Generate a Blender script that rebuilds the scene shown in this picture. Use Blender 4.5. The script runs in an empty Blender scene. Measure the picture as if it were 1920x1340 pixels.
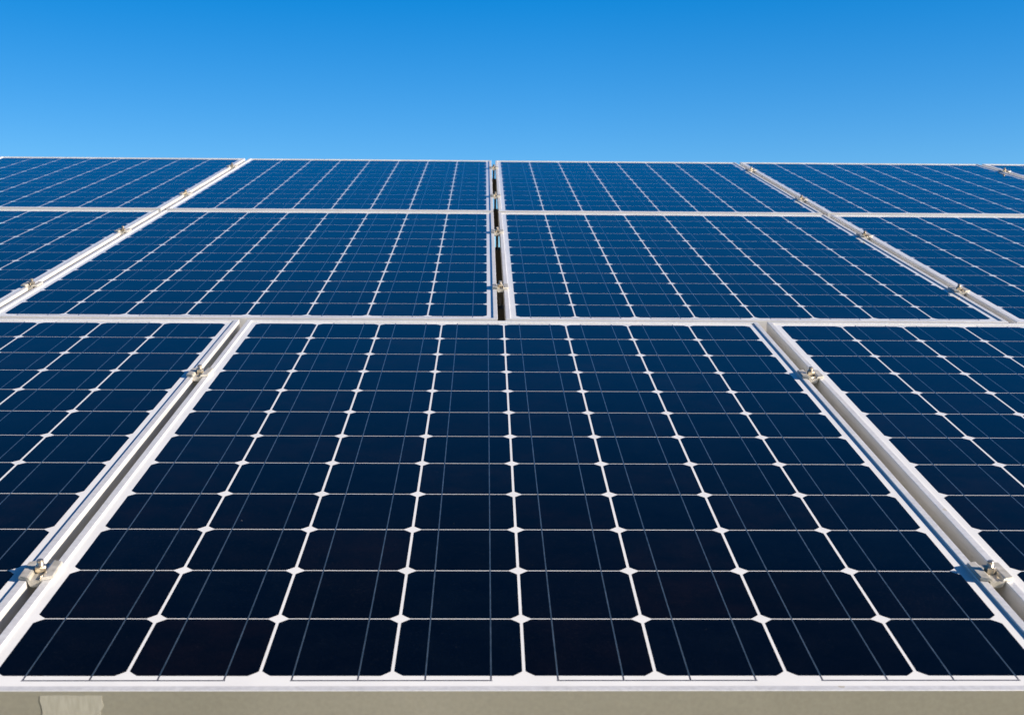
import bpy, bmesh, math, random
from mathutils import Vector, Matrix

random.seed(7)
SC = bpy.context.scene
COL = SC.collection
R = math.radians

# ---------------------------------------------------------------- place
TILT = R(15.0)                    # slope of the whole array, facing the camera
H0 = 1.30                         # height of the front row of cells above the ground
ARRAY = Matrix.Translation((0, 0, H0)) @ Matrix.Rotation(TILT, 4, 'X')   # slope coordinates -> world

# ---------------------------------------------------------------- camera
cam_d = bpy.data.cameras.new('camera')
cam = bpy.data.objects.new('camera', cam_d)
COL.objects.link(cam)
cam_d.sensor_width = 36.0
cam_d.lens = 46.77
cam_d.clip_start = 0.02
cam_d.clip_end = 10000
cam_d.dof.use_dof = True
cam_d.dof.focus_distance = 2.2
cam_d.dof.aperture_fstop = 16
right = Vector((0.99976723, -0.01928868, 0.00966605))
down = Vector((0.00458271, -0.24794202, -0.96876403))
fwd = Vector((0.02108280, 0.96858283, -0.24779591))
m = Matrix((right, -down, -fwd)).transposed().to_4x4()
m.translation = Vector((0.4733, -1.1756, 0.6201))
cam.matrix_world = ARRAY @ m
SC.camera = cam

# ---------------------------------------------------------------- light
sun_slope = Vector((0.88, -0.235, 0.41)).normalized()          # towards the sun, in slope coordinates
sun_dir = (ARRAY.to_3x3() @ sun_slope).normalized()
sun_el = math.asin(sun_dir.z)
sun_az = math.atan2(sun_dir.x, sun_dir.y)
sd = bpy.data.lights.new('sun', 'SUN')
sd.energy = 5.0
sd.angle = R(0.5)
sd.color = (1.0, 0.87, 0.73)
sun = bpy.data.objects.new('sun', sd)
COL.objects.link(sun)
sun.rotation_euler = (-sun_dir).to_track_quat('-Z', 'Y').to_euler()
sun.location = (6, -4, 8)

w = bpy.data.worlds.new('World')
SC.world = w
w.use_nodes = True
nt = w.node_tree
bg = nt.nodes['Background']
sky = nt.nodes.new('ShaderNodeTexSky')
sky.sky_type = 'NISHITA'
sky.sun_disc = False
sky.sun_elevation = sun_el
sky.sun_rotation = sun_az
sky.altitude = 300
sky.air_density = 1.0
sky.dust_density = 0.3
sky.ozone_density = 3.0
hs = nt.nodes.new('ShaderNodeHueSaturation')
hs.inputs['Saturation'].default_value = 1.49
hs.inputs['Hue'].default_value = 0.508
nt.links.new(sky.outputs[0], hs.inputs['Color'])
# the clear sky deepens towards the zenith, as seen through a polariser
tcw = nt.nodes.new('ShaderNodeTexCoord')
sepw = nt.nodes.new('ShaderNodeSeparateXYZ')
nt.links.new(tcw.outputs['Generated'], sepw.inputs[0])
rmp = nt.nodes.new('ShaderNodeValToRGB')
for _ in range(3):
    rmp.color_ramp.elements.new(0.5)
for e, (ps, v) in zip(rmp.color_ramp.elements, [(0.0, 1.0), (0.36, 1.0), (0.50, 0.86), (0.62, 0.48), (0.75, 0.38)]):
    e.position = ps
    e.color = (v, v, v, 1)
nt.links.new(sepw.outputs['Z'], rmp.inputs['Fac'])
mulw = nt.nodes.new('ShaderNodeMix')
mulw.data_type = 'RGBA'
mulw.blend_type = 'MULTIPLY'
mulw.inputs[0].default_value = 1.0
nt.links.new(hs.outputs[0], mulw.inputs[6])
nt.links.new(rmp.outputs[0], mulw.inputs[7])
# and is a little deeper away from the sun's side
rmx = nt.nodes.new('ShaderNodeMapRange')
rmx.inputs['From Min'].default_value = -0.45
rmx.inputs['From Max'].default_value = 0.05
rmx.inputs['To Min'].default_value = 0.80
rmx.inputs['To Max'].default_value = 1.0
nt.links.new(sepw.outputs['X'], rmx.inputs['Value'])
mulx = nt.nodes.new('ShaderNodeMix')
mulx.data_type = 'RGBA'
mulx.blend_type = 'MULTIPLY'
mulx.inputs[0].default_value = 1.0
nt.links.new(mulw.outputs[2], mulx.inputs[6])
nt.links.new(rmx.outputs[0], mulx.inputs[7])
nt.links.new(mulx.outputs[2], bg.inputs['Color'])
bg.inputs['Strength'].default_value = 0.08

vs = SC.view_settings
vs.view_transform = 'Standard'
vs.look = 'None'
vs.gamma = 1.0
vs.exposure = 1.22
vs.use_curve_mapping = False


# ---------------------------------------------------------------- materials
def mat(name):
    mt = bpy.data.materials.new(name)
    mt.use_nodes = True
    t = mt.node_tree
    return mt, t, t.nodes['Principled BSDF']


def N(t, kind, **kw):
    n = t.nodes.new(kind)
    for k, v in kw.items():
        setattr(n, k, v)
    return n


def noise(t, scale, detail=4, vec=None, rough=0.55):
    n = N(t, 'ShaderNodeTexNoise')
    n.inputs['Scale'].default_value = scale
    n.inputs['Detail'].default_value = detail
    n.inputs['Roughness'].default_value = rough
    if vec is not None:
        t.links.new(vec, n.inputs['Vector'])
    return n.outputs['Fac']


def ramp(t, fac, stops):
    r = N(t, 'ShaderNodeValToRGB')
    el = r.color_ramp.elements
    while len(el) < len(stops):
        el.new(0.5)
    for e, (p, c) in zip(el, stops):
        e.position = p
        e.color = (*c, 1) if len(c) == 3 else c
    t.links.new(fac, r.inputs['Fac'])
    return r.outputs['Color']


def mix(t, fac, a, b, mode='MIX'):
    n = N(t, 'ShaderNodeMix', data_type='RGBA', blend_type=mode)
    for sock, v in ((n.inputs[0], fac), (n.inputs[6], a), (n.inputs[7], b)):
        if hasattr(v, 'is_output'):
            t.links.new(v, sock)
        elif isinstance(v, (int, float)):
            sock.default_value = v
        else:
            sock.default_value = (*v, 1)
    return n.outputs[2]


def math_(t, op, a, b=0.0):
    n = N(t, 'ShaderNodeMath', operation=op)
    for s, v in ((n.inputs[0], a), (n.inputs[1], b)):
        if hasattr(v, 'is_output'):
            t.links.new(v, s)
        else:
            s.default_value = v
    return n.outputs[0]


def position(t):
    return N(t, 'ShaderNodeNewGeometry').outputs['Position']


def specks(t, pos, scale, size, share):
    """sparse round dust specks: 1 inside a speck"""
    v = N(t, 'ShaderNodeTexVoronoi', feature='F1')
    v.inputs['Scale'].default_value = scale
    t.links.new(pos, v.inputs['Vector'])
    sep = N(t, 'ShaderNodeSeparateColor')
    t.links.new(v.outputs['Color'], sep.inputs[0])
    lim = math_(t, 'MULTIPLY', sep.outputs[1], size)
    near = math_(t, 'LESS_THAN', v.outputs['Distance'], lim)
    some = math_(t, 'LESS_THAN', sep.outputs[0], share)
    return math_(t, 'MULTIPLY', near, some)


def glass_coat(t, p, pos):
    """every face behind the front glass carries the glass as its coat"""
    p.inputs['Coat Weight'].default_value = 1.0
    p.inputs['Coat IOR'].default_value = 1.26      # anti-reflective solar glass
    r = ramp(t, noise(t, 9.0, 5, pos), [(0.3, (0.05,) * 3), (0.75, (0.11,) * 3)])
    t.links.new(r, p.inputs['Coat Roughness'])


# silicon
m_cell, t, p = mat('monocrystalline silicon under glass')
pos = position(t)
oi = N(t, 'ShaderNodeObjectInfo')
tone = ramp(t, oi.outputs['Random'], [(0.0, (0.0009, 0.0009, 0.0015)), (0.4, (0.0005, 0.0015, 0.0042)), (0.75, (0.0014, 0.0011, 0.0017)), (1.0, (0.0016, 0.0020, 0.0038))])
blot = ramp(t, noise(t, 22.0, 6, pos), [(0.35, (0.5, 0.6, 0.8)), (0.7, (1.9, 1.4, 1.2))])
c = mix(t, 1.0, tone, blot, 'MULTIPLY')
dust = ramp(t, noise(t, 260.0, 3, pos), [(0.55, (0, 0, 0)), (0.8, (1, 1, 1))])
film = ramp(t, noise(t, 3.5, 5, pos), [(0.4, (0, 0, 0)), (0.75, (1, 1, 1))])
d = math_(t, 'MULTIPLY', math_(t, 'MULTIPLY', dust, 0.012), math_(t, 'ADD', film, 0.35))
c = mix(t, d, c, (0.30, 0.29, 0.26))
s1 = specks(t, pos, 11.0, 0.030, 0.18)
c = mix(t, math_(t, 'MULTIPLY', s1, 0.7), c, (0.65, 0.66, 0.66))
grain = ramp(t, noise(t, 900.0, 2, pos), [(0.3, (0.35, 0.35, 0.35)), (0.7, (1.7, 1.7, 1.7))])
c = mix(t, 1.0, c, grain, 'MULTIPLY')
s3 = specks(t, pos, 130.0, 0.10, 0.12)
c = mix(t, math_(t, 'MULTIPLY', s3, 0.03), c, (0.5, 0.5, 0.5))
s2 = specks(t, pos, 30.0, 0.035, 0.10)
c = mix(t, math_(t, 'MULTIPLY', s2, 0.25), c, (0.5, 0.5, 0.5))
t.links.new(c, p.inputs['Base Color'])
p.inputs['Roughness'].default_value = 0.45
p.inputs['Specular IOR Level'].default_value = 0.0
glass_coat(t, p, pos)

# silver busbars and tinned ribbons
m_bus, t, p = mat('tinned copper ribbon under glass')
pos = position(t)
t.links.new(ramp(t, noise(t, 60, 4, pos), [(0.3, (0.12, 0.18, 0.21)), (0.7, (0.26, 0.33, 0.36))]), p.inputs['Base Color'])
p.inputs['Metallic'].default_value = 0.85
p.inputs['Roughness'].default_value = 0.38
glass_coat(t, p, pos)

m_rib, t, p = mat('dark tinned interconnect ribbon')
pos = position(t)
t.links.new(ramp(t, noise(t, 40, 4, pos), [(0.3, (0.06, 0.06, 0.085)), (0.7, (0.11, 0.11, 0.14))]), p.inputs['Base Color'])
p.inputs['Metallic'].default_value = 0.6
p.inputs['Roughness'].default_value = 0.4
glass_coat(t, p, pos)

# white backsheet
m_back, t, p = mat('white backsheet under glass')
pos = position(t)
t.links.new(ramp(t, noise(t, 14, 5, pos), [(0.3, (0.595, 0.605, 0.61)), (0.7, (0.655, 0.665, 0.67))]), p.inputs['Base Color'])
p.inputs['Roughness'].default_value = 0.6
glass_coat(t, p, pos)

# anodised aluminium
m_alu, t, p = mat('anodised aluminium frame')
pos = position(t)
a = ramp(t, noise(t, 6, 6, pos), [(0.3, (0.63, 0.635, 0.645)), (0.7, (0.72, 0.725, 0.735))])
fine = ramp(t, noise(t, 160, 5, pos), [(0.3, (0.88, 0.88, 0.88)), (0.7, (1.07, 1.07, 1.07))])
a = mix(t, 1.0, a, fine, 'MULTIPLY')
st = specks(t, pos, 16.0, 0.09, 0.28)
a = mix(t, math_(t, 'MULTIPLY', st, 0.45), a, (0.42, 0.34, 0.17))
st2 = specks(t, pos, 34.0, 0.07, 0.16)
a = mix(t, math_(t, 'MULTIPLY', st2, 0.5), a, (0.22, 0.17, 0.11))
t.links.new(a, p.inputs['Base Color'])
p.inputs['Metallic'].default_value = 0.4
rr = ramp(t, noise(t, 18, 5, pos), [(0.3, (0.36,) * 3), (0.7, (0.5,) * 3)])
t.links.new(rr, p.inputs['Roughness'])

m_wall, t, p = mat('anodised aluminium side with painted khaki shade')
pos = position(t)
a = ramp(t, noise(t, 1.6, 5, pos), [(0.3, (0.27, 0.272, 0.225)), (0.7, (0.44, 0.438, 0.385))])  # front face's dimmer light put into the base colour; spots below are stains
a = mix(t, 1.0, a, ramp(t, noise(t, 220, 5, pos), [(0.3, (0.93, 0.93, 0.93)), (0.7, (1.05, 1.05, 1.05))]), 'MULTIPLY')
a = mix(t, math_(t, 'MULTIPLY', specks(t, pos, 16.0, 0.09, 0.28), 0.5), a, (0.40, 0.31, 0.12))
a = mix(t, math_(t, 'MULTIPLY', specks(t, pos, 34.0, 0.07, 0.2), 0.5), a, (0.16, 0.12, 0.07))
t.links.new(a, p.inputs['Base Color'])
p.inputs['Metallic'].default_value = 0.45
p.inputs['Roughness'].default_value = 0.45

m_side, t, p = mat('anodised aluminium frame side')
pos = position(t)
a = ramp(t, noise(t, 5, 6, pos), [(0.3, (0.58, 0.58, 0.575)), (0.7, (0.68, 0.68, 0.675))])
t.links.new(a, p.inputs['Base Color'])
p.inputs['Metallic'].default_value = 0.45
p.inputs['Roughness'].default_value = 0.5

m_glue, t, p = mat('dried glue residue')
tc = N(t, 'ShaderNodeTexCoord')
mp = N(t, 'ShaderNodeMapping')
mp.inputs['Scale'].default_value = (260, 260, 50)
t.links.new(tc.outputs['Object'], mp.inputs['Vector'])
f = noise(t, 1.0, 5, mp.outputs[0])
t.links.new(ramp(t, f, [(0.35, (0.315, 0.312, 0.26)), (0.65, (0.385, 0.38, 0.325))]), p.inputs['Base Color'])
p.inputs['Roughness'].default_value = 0.85

# clamp metal
m_clamp, t, p = mat('weathered cast aluminium clamp')
pos = position(t)
a = ramp(t, noise(t, 90, 5, pos), [(0.3, (0.36, 0.34, 0.285)), (0.7, (0.60, 0.575, 0.52))])
t.links.new(a, p.inputs['Base Color'])
p.inputs['Metallic'].default_value = 0.4
p.inputs['Roughness'].default_value = 0.42

m_bolt, t, p = mat('zinc plated bolt')
pos = position(t)
a = ramp(t, noise(t, 120, 4, pos), [(0.3, (0.40, 0.33, 0.24)), (0.7, (0.66, 0.60, 0.50))])
t.links.new(a, p.inputs['Base Color'])
p.inputs['Metallic'].default_value = 0.9
p.inputs['Roughness'].default_value = 0.3

# rack steel
m_steel, t, p = mat('dark painted steel')
pos = position(t)
a = ramp(t, noise(t, 30, 5, pos), [(0.3, (0.018, 0.018, 0.019)), (0.7, (0.035, 0.035, 0.036))])
t.links.new(a, p.inputs['Base Color'])
p.inputs['Metallic'].default_value = 0.0
p.inputs['Roughness'].default_value = 0.6

# ground
m_ground, t, p = mat('dry grass and soil')
pos = position(t)
a = ramp(t, noise(t, 0.8, 8, pos), [(0.3, (0.19, 0.16, 0.08)), (0.55, (0.28, 0.225, 0.115)), (0.75, (0.34, 0.28, 0.155))])
b = ramp(t, noise(t, 14, 6, pos), [(0.3, (0.7, 0.7, 0.7)), (0.7, (1.2, 1.2, 1.2))])
t.links.new(mix(t, 1.0, a, b, 'MULTIPLY'), p.inputs['Base Color'])
p.inputs['Roughness'].default_value = 0.95
bp = N(t, 'ShaderNodeBump')
bp.inputs['Strength'].default_value = 0.6
bp.inputs['Distance'].default_value = 0.05
t.links.new(noise(t, 20, 6, pos), bp.inputs['Height'])
t.links.new(bp.outputs[0], p.inputs['Normal'])


# ---------------------------------------------------------------- helpers
def link_mesh(name, bm, mats, parent=None):
    bmesh.ops.recalc_face_normals(bm, faces=bm.faces[:])
    me = bpy.data.meshes.new(name)
    bm.to_mesh(me)
    bm.free()
    for mm in (mats if isinstance(mats, (list, tuple)) else [mats]):
        me.materials.append(mm)
    o = bpy.data.objects.new(name, me)
    COL.objects.link(o)
    o.parent = parent
    return o


def box(bm, x0, x1, y0, y1, z0, z1, mi=0):
    v = [bm.verts.new((x, y, z)) for z in (z0, z1) for y in (y0, y1) for x in (x0, x1)]
    for q in ((0, 2, 3, 1), (4, 5, 7, 6), (0, 1, 5, 4), (2, 6, 7, 3), (0, 4, 6, 2), (1, 3, 7, 5)):
        f = bm.faces.new([v[i] for i in q])
        f.material_index = mi


def prism(bm, poly, z0, z1, mi=0):
    lo = [bm.verts.new((x, y, z0)) for x, y in poly]
    hi = [bm.verts.new((x, y, z1)) for x, y in poly]
    n = len(poly)
    bm.faces.new(lo[::-1]).material_index = mi
    bm.faces.new(hi).material_index = mi
    for i in range(n):
        f = bm.faces.new((lo[i], lo[(i + 1) % n], hi[(i + 1) % n], hi[i]))
        f.material_index = mi


def extrude_y(bm, poly, y0, y1):
    """closed (x, z) outline swept along y"""
    a = [bm.verts.new((x, y0, z)) for x, z in poly]
    b = [bm.verts.new((x, y1, z)) for x, z in poly]
    n = len(poly)
    bm.faces.new(a)
    bm.faces.new(b[::-1])
    for i in range(n):
        bm.faces.new((a[i], a[(i + 1) % n], b[(i + 1) % n], b[i]))


def lathe(bm, prof, seg, cx=0, cy=0, phase=0.0):
    rings = []
    for r, z in prof:
        rings.append([bm.verts.new((cx + r * math.cos(phase + 2 * math.pi * k / seg), cy + r * math.sin(phase + 2 * math.pi * k / seg), z)) for k in range(seg)])
    for a, b in zip(rings, rings[1:]):
        for k in range(seg):
            bm.faces.new((a[k], a[(k + 1) % seg], b[(k + 1) % seg], b[k]))
    bm.faces.new(rings[0][::-1])
    bm.faces.new(rings[-1])


def empty(name, loc_slope, label, cat, group=None, spin=(0, 0, 0)):
    o = bpy.data.objects.new(name, None)
    COL.objects.link(o)
    o.empty_display_size = 0.05
    o.matrix_world = ARRAY @ Matrix.Translation(loc_slope) @ Matrix.Rotation(spin[2], 4, 'Z') @ Matrix.Rotation(spin[0], 4, 'X') @ Matrix.Rotation(spin[1], 4, 'Y')
    o['label'] = label
    o['category'] = cat
    if group:
        o['group'] = group
    return o


# ---------------------------------------------------------------- ground
bm = bmesh.new()
bmesh.ops.create_circle(bm, cap_ends=True, radius=4000, segments=64)
g = link_mesh('ground', bm, m_ground)
g['kind'] = 'structure'

# ---------------------------------------------------------------- mounting rack under the panels
def rack_box(name, parent, x0, x1, y0, y1, z0, z1):
    bm = bmesh.new()
    box(bm, x0, x1, y0, y1, z0, z1)
    return link_mesh(name, bm, m_steel, parent)


rack = empty('mounting_rack', (0.5, 0, -0.3), 'dark painted steel rack of beams carrying the sloping solar panels', 'mounting rack')
ZF = -0.0445                                     # underside of the panel frames
BEAMS = [(0.242, 0.09), (1.115, 0.09), (1.903, 0.09), (2.72, 0.22), (3.535, 0.09), (4.45, 0.06)]
O0 = Vector((0.5, 0, -0.3))
deep = max(h for y, h in BEAMS)
for y, h in BEAMS:
    rack_box('support_beam', rack, (-1.09 if y < 1.5 else -1.63) - O0.x, (2.12 if y < 1.5 else 2.66 if y < 3.1 else 3.74) - O0.x, y - 0.025, y + 0.025, ZF - h - O0.z, ZF - O0.z)
    for x in (-0.95, 2.0):                       # packers between beam and rafter
        if deep - h > 0.001:
            rack_box('packer', rack, x - 0.04 - O0.x, x + 0.04 - O0.x, y - 0.022, y + 0.022, ZF - deep - O0.z, ZF - h - 0.0005 - O0.z)
for x in (-0.95, 2.0):
    rack_box('rafter', rack, x - 0.03 - O0.x, x + 0.03 - O0.x, 0.05, 4.65, ZF - deep - 0.12 - O0.z, ZF - deep - 0.001 - O0.z)
for x in (-0.95, 2.0):
    for y in (0.55, 3.9):
        top = ARRAY @ Vector((x, y, ZF - deep - 0.121))
        bm = bmesh.new()
        box(bm, top.x - 0.028, top.x + 0.028, top.y - 0.028, top.y + 0.028, -0.2, top.z + 0.0)
        # shear the top so the post meets the rafter
        for v in bm.verts:
            if v.co.z > 0:
                v.co.z += (v.co.y - top.y) * math.tan(TILT)
        inv = rack.matrix_world.inverted()
        bmesh.ops.transform(bm, matrix=inv, verts=bm.verts[:])
        link_mesh('post', bm, m_steel, rack)

# ---------------------------------------------------------------- solar panel
PX, PY = 0.1285, 0.1270
NX, NY = 8, 12
X0, X1 = -0.021, NX * PX + 0.021
Y0, Y1 = -0.0330, NY * PY + 0.0260
LIP = 0.0095


def frame_mesh(shaded_front):
    bm = bmesh.new()
    prof = [(0.0, -0.0435), (0.0, 0.0019), (0.0002, 0.0023), (0.0006, 0.0025), (LIP - 0.0007, 0.0025), (LIP - 0.0002, 0.0022), (LIP, 0.0016),
            (LIP, 0.0002), (0.0012, 0.0002), (0.0012, -0.0052), (0.0100, -0.0052), (0.0100, -0.0066), (0.0018, -0.0066), (0.0018, -0.0417), (0.026, -0.0417), (0.026, -0.0435)]
    rings = []
    for d, z in prof:
        rings.append([bm.verts.new(c) for c in ((X0 + d, Y0 + d, z), (X1 - d, Y0 + d, z), (X1 - d, Y1 - d, z), (X0 + d, Y1 - d, z))])
    n = len(rings)
    for i in range(n):
        a, b = rings[i], rings[(i + 1) % n]
        for k in range(4):
            bm.faces.new((a[k], a[(k + 1) % 4], b[(k + 1) % 4], b[k])).material_index = 0 if i else (2 if k == 0 and shaded_front else 1)
    return bm


def cell_mesh():
    """pseudo-square wafer with its two busbars"""
    bm = bmesh.new()
    hx, hy, rad = 0.0628, 0.06252, 0.0823
    poly = []
    a0 = math.acos(hx / rad)
    a1 = math.pi / 2 - math.acos(hy / rad)
    for q in range(4):
        for k in range(5):
            a = q * math.pi / 2 + a0 + (a1 - a0) * k / 4
            poly.append((rad * math.cos(a), rad * math.sin(a)))
    prism(bm, poly, -0.00003, 0.0, 0)
    for s in (-1, 1):
        x = s * 0.0318
        box(bm, x - 0.0007, x + 0.0007, -0.0634, 0.0634, 0.00002, 0.0001, 1)
    return bm


def back_mesh():
    bm = bmesh.new()
    e = 0.002
    box(bm, X0 + e, X1 - e, Y0 + e, Y1 - e, -0.0045, -0.00004)
    return bm


def ribbon_mesh(n, top):
    """tinned cross ribbon with the tabs that come off the cells"""
    bm = bmesh.new()
    s = 1 if top else -1
    xa, xb = -0.0318 - PX * (n - 1) / 2, 0.0318 + PX * (n - 1) / 2
    yr = s * 0.0085
    box(bm, xa - 0.0013, xb + 0.0013, yr - 0.0011, yr + 0.0011, -0.00003, 0.0)
    for k in range(n):
        for q in (-1, 1):
            x = (k - (n - 1) / 2) * PX + q * 0.0318
            ya, yb = sorted((0.0, s * 0.0071))
            box(bm, x - 0.00085, x + 0.00085, ya, yb, -0.00003, 0.00001)
    return bm


PANEL_GROUP = 'solar panels of the sloping array'


def make_panel():
    root = empty('solar_panel', (0, 0, 0), '', 'solar panel', PANEL_GROUP)
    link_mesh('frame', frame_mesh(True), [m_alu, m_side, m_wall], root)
    link_mesh('backsheet', back_mesh(), m_back, root)
    cell0 = None
    for j in range(NY):
        for i in range(NX):
            if cell0 is None:
                o = cell0 = link_mesh('solar_cell', cell_mesh(), [m_cell, m_bus], root)
            else:
                o = cell0.copy()
                COL.objects.link(o)
                o.parent = root
            o.location = ((i + 0.5) * PX, (j + 0.5) * PY, 0)
    r0 = None
    for k in range(4):
        if r0 is None:
            o = r0 = link_mesh('ribbon', ribbon_mesh(2, False), m_rib, root)
        else:
            o = r0.copy()
            COL.objects.link(o)
            o.parent = root
        o.location = ((2 * k + 1) * PX, 0, 0)
    r1 = None
    for k in range(3):
        if r1 is None:
            o = r1 = link_mesh('ribbon', ribbon_mesh(2, True), m_rib, root)
        else:
            o = r1.copy()
            COL.objects.link(o)
            o.parent = root
        o.location = ((2 * k + 2) * PX, NY * PY, 0)
    return root


def copy_tree(o, parent=None):
    kids = list(o.children)
    cpy = o.copy()
    COL.objects.link(cpy)
    cpy.parent = parent
    for ch in kids:
        copy_tree(ch, cpy)
    return cpy


ROW2, ROW3 = 1.5994, 3.2133
PANELS = [
    (0.0, 0.0, 'large solar panel in the middle of the front row, whole front edge in view'),
    (-1.0879, 0.0, 'front row solar panel cut off by the left edge of the picture'),
    (1.0900, 0.0, 'front row solar panel cut off by the right edge of the picture'),
    (-0.5470, ROW2, 'middle row solar panel just left of the dark central gap'),
    (0.5406, ROW2, 'middle row solar panel just right of the dark central gap'),
    (-1.6350, ROW2, 'partly cut off middle row solar panel at the left picture edge'),
    (1.6290, ROW2, 'partly cut off middle row solar panel at the right picture edge'),
    (-0.5470, ROW3, 'back row solar panel just left of the central gap, below the sky'),
    (0.5406, ROW3, 'back row solar panel just right of the central gap, below the sky'),
    (-1.6350, ROW3, 'leftmost solar panel of the back row, touching the left picture edge'),
    (1.6290, ROW3, 'back row solar panel between the second gap from the right and the rightmost gap'),
    (2.7170, ROW3, 'small visible corner of a solar panel at the far right end of the back row'),
]
proto = make_panel()
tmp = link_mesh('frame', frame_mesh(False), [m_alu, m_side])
plain_frame = tmp.data
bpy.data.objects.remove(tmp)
for k, (x, y, lab) in enumerate(PANELS):
    o = proto if k == 0 else copy_tree(proto)
    dz = 0.0 if k == 0 else random.uniform(-0.0008, 0.0008)
    o.matrix_world = ARRAY @ Matrix.Translation((x, y, dz)) @ Matrix.Rotation(0 if k == 0 else random.uniform(-0.0004, 0.0004), 4, 'Z')
    o['label'] = lab
    if y > 0:                                     # only the front row's front edge carries the painted-in shade and its spots
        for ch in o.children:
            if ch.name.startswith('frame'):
                ch.data = plain_frame

# glue residue where a sticker was peeled off the front frame of the nearest panel
bm = bmesh.new()
res = []
for k in range(9):
    res.append((0.0 + 0.058 * k / 8, 0.0 - 0.0006 * random.random()))
for k in range(1, 7):
    res.append((0.058 + random.uniform(-0.003, 0.004), -0.034 * k / 6))
for k in range(1, 9):
    res.append((0.058 - 0.058 * k / 8, -0.034 - 0.001 * random.random()))
for k in range(1, 6):
    res.append((random.uniform(-0.0015, 0.0015), -0.034 + 0.034 * k / 6))
a = [bm.verts.new((x, 0.0, z)) for x, z in res]
b = [bm.verts.new((x, -0.00025, z)) for x, z in res]
bm.faces.new(a)
bm.faces.new(b[::-1])
for i in range(len(a)):
    bm.faces.new((a[i], a[(i + 1) % len(a)], b[(i + 1) % len(a)], b[i]))
gl = link_mesh('sticker_residue', bm, m_glue, proto)
gl.location = (0.057, Y0 - 0.00015, -0.0022)
gl['label'] = 'pale scuffed patch on the front face of the frame'

# ---------------------------------------------------------------- clamps
def make_clamp():
    root = empty('panel_clamp', (0, 0, 0), '', 'clamp', 'bolted clamps in the gaps between panels')
    # hat-shaped body: two flanges on the frame lips, a shallow channel dipping into the gap
    bm = bmesh.new()
    zt = 0.0026
    th = 0.0038
    x1, x2 = 0.0192, 0.0086
    up = [(-x1, zt), (-x1, zt + th * 0.7), (-x1 + 0.0012, zt + th), (-x2 - 0.0005, zt + th), (-x2 + 0.0016, zt + th - 0.0008), (-x2 + 0.0026, zt - 0.0006),
          (x2 - 0.0026, zt - 0.0006), (x2 - 0.0016, zt + th - 0.0008), (x2 + 0.0005, zt + th), (x1 - 0.0012, zt + th), (x1, zt + th * 0.7), (x1, zt)]
    lo = [(x2, zt), (x2 - 0.0006, zt - 0.0040), (x2 - 0.0030, zt - 0.0082), (-x2 + 0.0030, zt - 0.0082), (-x2 + 0.0006, zt - 0.0040), (-x2, zt)]
    extrude_y(bm, up + lo, -0.024, 0.024)
    bmesh.ops.recalc_face_normals(bm, faces=bm.faces[:])
    for v in bm.verts:                            # rounded ends of the two flanges
        if abs(v.co.x) > x1 - 0.003:
            v.co.y *= 0.86
    link_mesh('clamp_body', bm, m_clamp, root)
    bm = bmesh.new()
    lathe(bm, [(0.0056, zt - 0.0005), (0.0056, zt + 0.0008)], 24)
    link_mesh('washer', bm, m_bolt, root)
    bm = bmesh.new()
    lathe(bm, [(0.0060, zt + 0.0009), (0.0066, zt + 0.0015), (0.0066, zt + 0.0072), (0.0058, zt + 0.0080)], 6, phase=0.3)
    link_mesh('nut', bm, m_bolt, root)
    bm = bmesh.new()
    prof = [(0.0041, ZF + 0.0005)]
    z = ZF + 0.002
    while z < 0.0150:
        prof += [(0.0041, z), (0.0037, z + 0.0006)]
        z += 0.00125
    prof += [(0.0040, 0.0166), (0.0033, 0.0174)]
    lathe(bm, prof, 16)
    link_mesh('bolt', bm, m_bolt, root)
    return root


GAP_C, GAP_L, GAP_R, GAP_RR = 0.5108, -0.5835, 1.5983, 2.6868
CLAMPS = [
    (-0.030, 0.242, 'nearest clamp in the front left gap, at the left picture edge'),
    (1.059, 0.242, 'nearest clamp in the front right gap, at the right picture edge'),
    (-0.030, 1.113, 'clamp in the front left gap, farther of its two'),
    (1.059, 1.118, 'clamp in the front right gap, farther of its two'),
    (GAP_C, 1.904, 'nearest clamp of four in the dark central gap'),
    (GAP_C, 2.735, 'second nearest clamp of four in the dark central gap'),
    (GAP_C, 3.550, 'third nearest clamp of four in the dark central gap'),
    (GAP_C, 4.455, 'topmost clamp of four in the dark central gap, just below the sky'),
    (GAP_R, 1.899, 'nearest clamp in the middle and back row gap right of centre'),
    (GAP_R, 2.709, 'second nearest clamp in the middle and back row gap right of centre'),
    (GAP_R, 3.522, 'third nearest clamp in the middle and back row gap right of centre'),
    (GAP_R, 4.448, 'topmost clamp in the middle and back row gap right of centre'),
    (GAP_L, 1.900, 'nearest clamp in the middle and back row gap left of centre'),
    (GAP_L, 2.707, 'second nearest clamp in the middle and back row gap left of centre'),
    (GAP_L, 3.545, 'third nearest clamp in the middle and back row gap left of centre'),
    (GAP_L, 4.435, 'topmost clamp in the middle and back row gap left of centre'),
    (GAP_RR, 4.470, 'lone clamp at the far right end of the back row'),
]
cl0 = make_clamp()
for k, (x, y, lab) in enumerate(CLAMPS):
    o = cl0 if k == 0 else copy_tree(cl0)
    o.matrix_world = ARRAY @ Matrix.Translation((x, y, 0.0008)) @ Matrix.Rotation(random.uniform(-0.05, 0.05), 4, 'Z')
    o['label'] = lab
    for ch in o.children:
        if ch.name.startswith(('nut', 'bolt')):
            ch.rotation_euler.z = random.uniform(0, 1.0)
